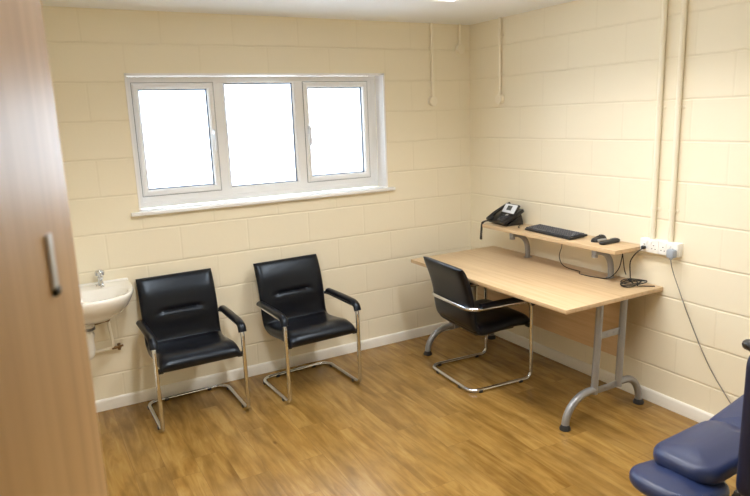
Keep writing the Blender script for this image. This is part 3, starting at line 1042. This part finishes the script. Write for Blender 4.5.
def loop(cx, cy, rx, ry, a0, a1, n, z, tilt=0.0):
    out = []
    for k in range(n):
        a = a0 + (a1 - a0) * k / (n - 1)
        x, y = rx * math.cos(a), ry * math.sin(a)
        out.append((cx + x * math.cos(tilt) - y * math.sin(tilt), cy + x * math.sin(tilt) + y * math.cos(tilt), z + 0.004 * k / n))
    return out
P += loop(-0.120, -1.685, 0.085, 0.045, 0.4, 0.4 + 2 * PI, 14, DZ + 0.005, 0.5)
P += loop(-0.115, -1.715, 0.095, 0.036, 0.2, 0.2 + 2 * PI, 14, DZ + 0.013, -0.1)
P += loop(-0.120, -1.700, 0.075, 0.052, 0.6, 0.6 + 1.4 * PI, 10, DZ + 0.022, 0.2)
P += [(-0.135, -1.755, DZ + 0.012), (-0.09, -1.770, DZ + 0.005), (-0.045, -1.805, DZ + 0.0045)]
tube(b, smooth(P, 6), 0.0033, 7)
obj('cable', b, M['rubber'], t, 60)
t = thing('keyboard_cable', 'thin black cable looping under the shelf along the desktop', 'cable', (0, 0, 0))
b = NB()
zc = DZ + 0.0045
P = [(-0.030, -1.05, SZ - 0.03), (-0.034, -1.055, 0.86), (-0.060, -1.06, 0.80), (-0.075, -1.09, DZ + 0.02), (-0.10, -1.16, zc), (-0.115, -1.25, zc), (-0.12, -1.30, zc), (-0.16, -1.335, zc), (-0.165, -1.39, zc), (-0.150, -1.47, zc), (-0.128, -1.545, zc + 0.010), (-0.062, -1.555, DZ + 0.06), (-0.045, -1.562, 0.86), (-0.046, -1.568, 0.895), (-0.048, -1.576, 0.865), (-0.055, -1.595, 0.80), (-0.060, -1.612, 0.775)]
tube(b, smooth(P, 7), 0.0028, 7)
obj('cable', b, M['rubber'], t, 60)
t = thing('plug_lead', 'grey plug with a thin grey lead trailing down the wall', 'cable', (0, 0, 0))
b = NB(); box(b, (-0.0645, -1.914, 0.958), (0.038, 0.048, 0.050), 0.010, 2)
box(b, (-0.068, -1.914, 0.932), (0.016, 0.016, 0.018), 0.004, 2)
obj('plug', b, M['grey_plug'], t)
b = NB()
P = [(-0.068, -1.914, 0.926), (-0.055, -1.918, 0.87), (-0.026, -1.938, 0.77), (-0.012, -2.033, 0.554), (-0.012, -2.156, 0.344), (-0.014, -2.289, 0.185), (-0.028, -2.39, 0.075), (-0.06, -2.45, 0.008), (-0.12, -2.52, 0.006), (-0.28, -2.62, 0.006), (-0.48, -2.74, 0.006)]
tube(b, smooth(P, 7), 0.0027, 8)
obj('lead', b, M['grey_cable'], t, 60)

# ------------------------------------------------------------------ navy treatment couch
CR = R(3)
t = thing('treatment_couch', 'navy vinyl treatment couch in padded sections on a steel frame', 'couch', (-1.10, -2.905, 0), CR)
def T(x, y, z, rz=0, ry=0):
    return Matrix.Translation((x, y, z)) @ Matrix.Rotation(rz, 4, 'Z') @ Matrix.Rotation(ry, 4, 'Y')
b = NB(); pad(b, 0.42, 0.245, 0.070, 0.085, 0.032, 0.016, T(-0.060, 0.012, 0.515))
obj('seat_pad', b, M['navy'], t, 60)
b = NB(); pad(b, 0.32, 0.270, 0.055, 0.11, 0.026, 0.014, T(-0.258, 0.004, 0.470, 0, R(8)))
obj('foot_pad', b, M['navy'], t, 60)
b = NB(); pad(b, 0.60, 0.245, 0.075, 0.05, 0.032, 0.010, T(0.405, 0.012, 0.548, 0, R(-9)))
obj('back_pad', b, M['navy'], t, 60)
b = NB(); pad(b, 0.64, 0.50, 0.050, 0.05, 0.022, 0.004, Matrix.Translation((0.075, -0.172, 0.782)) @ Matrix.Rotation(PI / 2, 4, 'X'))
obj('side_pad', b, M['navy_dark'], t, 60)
b = NB()
tube(b, smooth([(-0.190, -0.195, 1.006), (-0.198, -0.190, 1.024), (-0.193, -0.165, 1.034), (-0.175, -0.145, 1.028)], 4), 0.018, 12)
obj('grip', b, M['plastic'], t, 60)
b = NB()
for y in (-0.11, 0.11):
    tube(b, [(-0.20, y, 0.35), (0.70, y, 0.44)], 0.014, 10)
    tube(b, fillet([(-0.02, y, 0.37), (0.10, y, 0.06), (0.60, y, 0.06), (0.62, y, 0.43)], 0.03), 0.014, 10)
for x in (0.10, 0.55):
    tube(b, [(x, -0.24, 0.06), (x, 0.20, 0.06)], 0.014, 10)
tube(b, [(0.30, -0.20, 0.45), (0.30, -0.11, 0.41)], 0.014, 10)
tube(b, [(0.30, -0.215, 0.42), (0.30, -0.215, 0.60)], 0.012, 10)
obj('frame', b, M['steel'], t, 60)
for x in (0.10, 0.55):
    for y in (-0.24, 0.20):
        b = NB()
        lathe(b, [(0.012, -0.010), (0.025, -0.010), (0.025, 0.010), (0.012, 0.010)], (x, y, 0.025), 'x', 18)
        box(b, (x, y, 0.050), (0.030, 0.030, 0.022), 0.004)
        obj('castor', b, M['rubber'], t)

# ------------------------------------------------------------------ daylight
w = bpy.data.worlds.new('overcast_sky'); bpy.context.scene.world = w
w.use_nodes = True
n, l = w.node_tree.nodes, w.node_tree.links
bg = n['Background']
tc = n.new('ShaderNodeTexCoord'); sp = n.new('ShaderNodeSeparateXYZ')
l.new(tc.outputs['Generated'], sp.inputs[0])
mr = n.new('ShaderNodeMapRange')
mr.inputs['From Min'].default_value = -0.15; mr.inputs['From Max'].default_value = 0.25
l.new(sp.outputs[2], mr.inputs['Value'])
rp = ramp(n, [(0.0, (0.76, 0.83, 0.90)), (0.45, (0.80, 0.90, 1.0)), (1.0, (0.82, 0.91, 1.0))])
l.new(mr.outputs[0], rp.inputs[0]); l.new(rp.outputs[0], bg.inputs['Color'])
bg.inputs['Strength'].default_value = 12.0

# ------------------------------------------------------------------ camera
cam = bpy.data.cameras.new('camera')
co = bpy.data.objects.new('camera', cam); C.objects.link(co)
co.location = (-3.18873409, -4.14234657, 1.77325937)
co.rotation_euler = (R(78.23925072), R(2.08835186), R(-29.18992159))
cam.sensor_fit = 'HORIZONTAL'; cam.sensor_width = 36.0
cam.lens = 630.3677872505651 / 750 * 36.0
cam.clip_start = 0.02
cam.dof.use_dof = True
cam.dof.focus_distance = 4.2
cam.dof.aperture_fstop = 5.6
sc = bpy.context.scene
sc.camera = co
sc.view_settings.view_transform = 'Standard'
sc.view_settings.look = 'None'
sc.view_settings.gamma = 1.0
sc.view_settings.use_curve_mapping = False
sc.view_settings.exposure = 0.0
sc.cycles.max_bounces = 10
sc.cycles.diffuse_bounces = 6
sc.cycles.use_denoising = True
sc.cycles.sample_clamp_indirect = 6.0
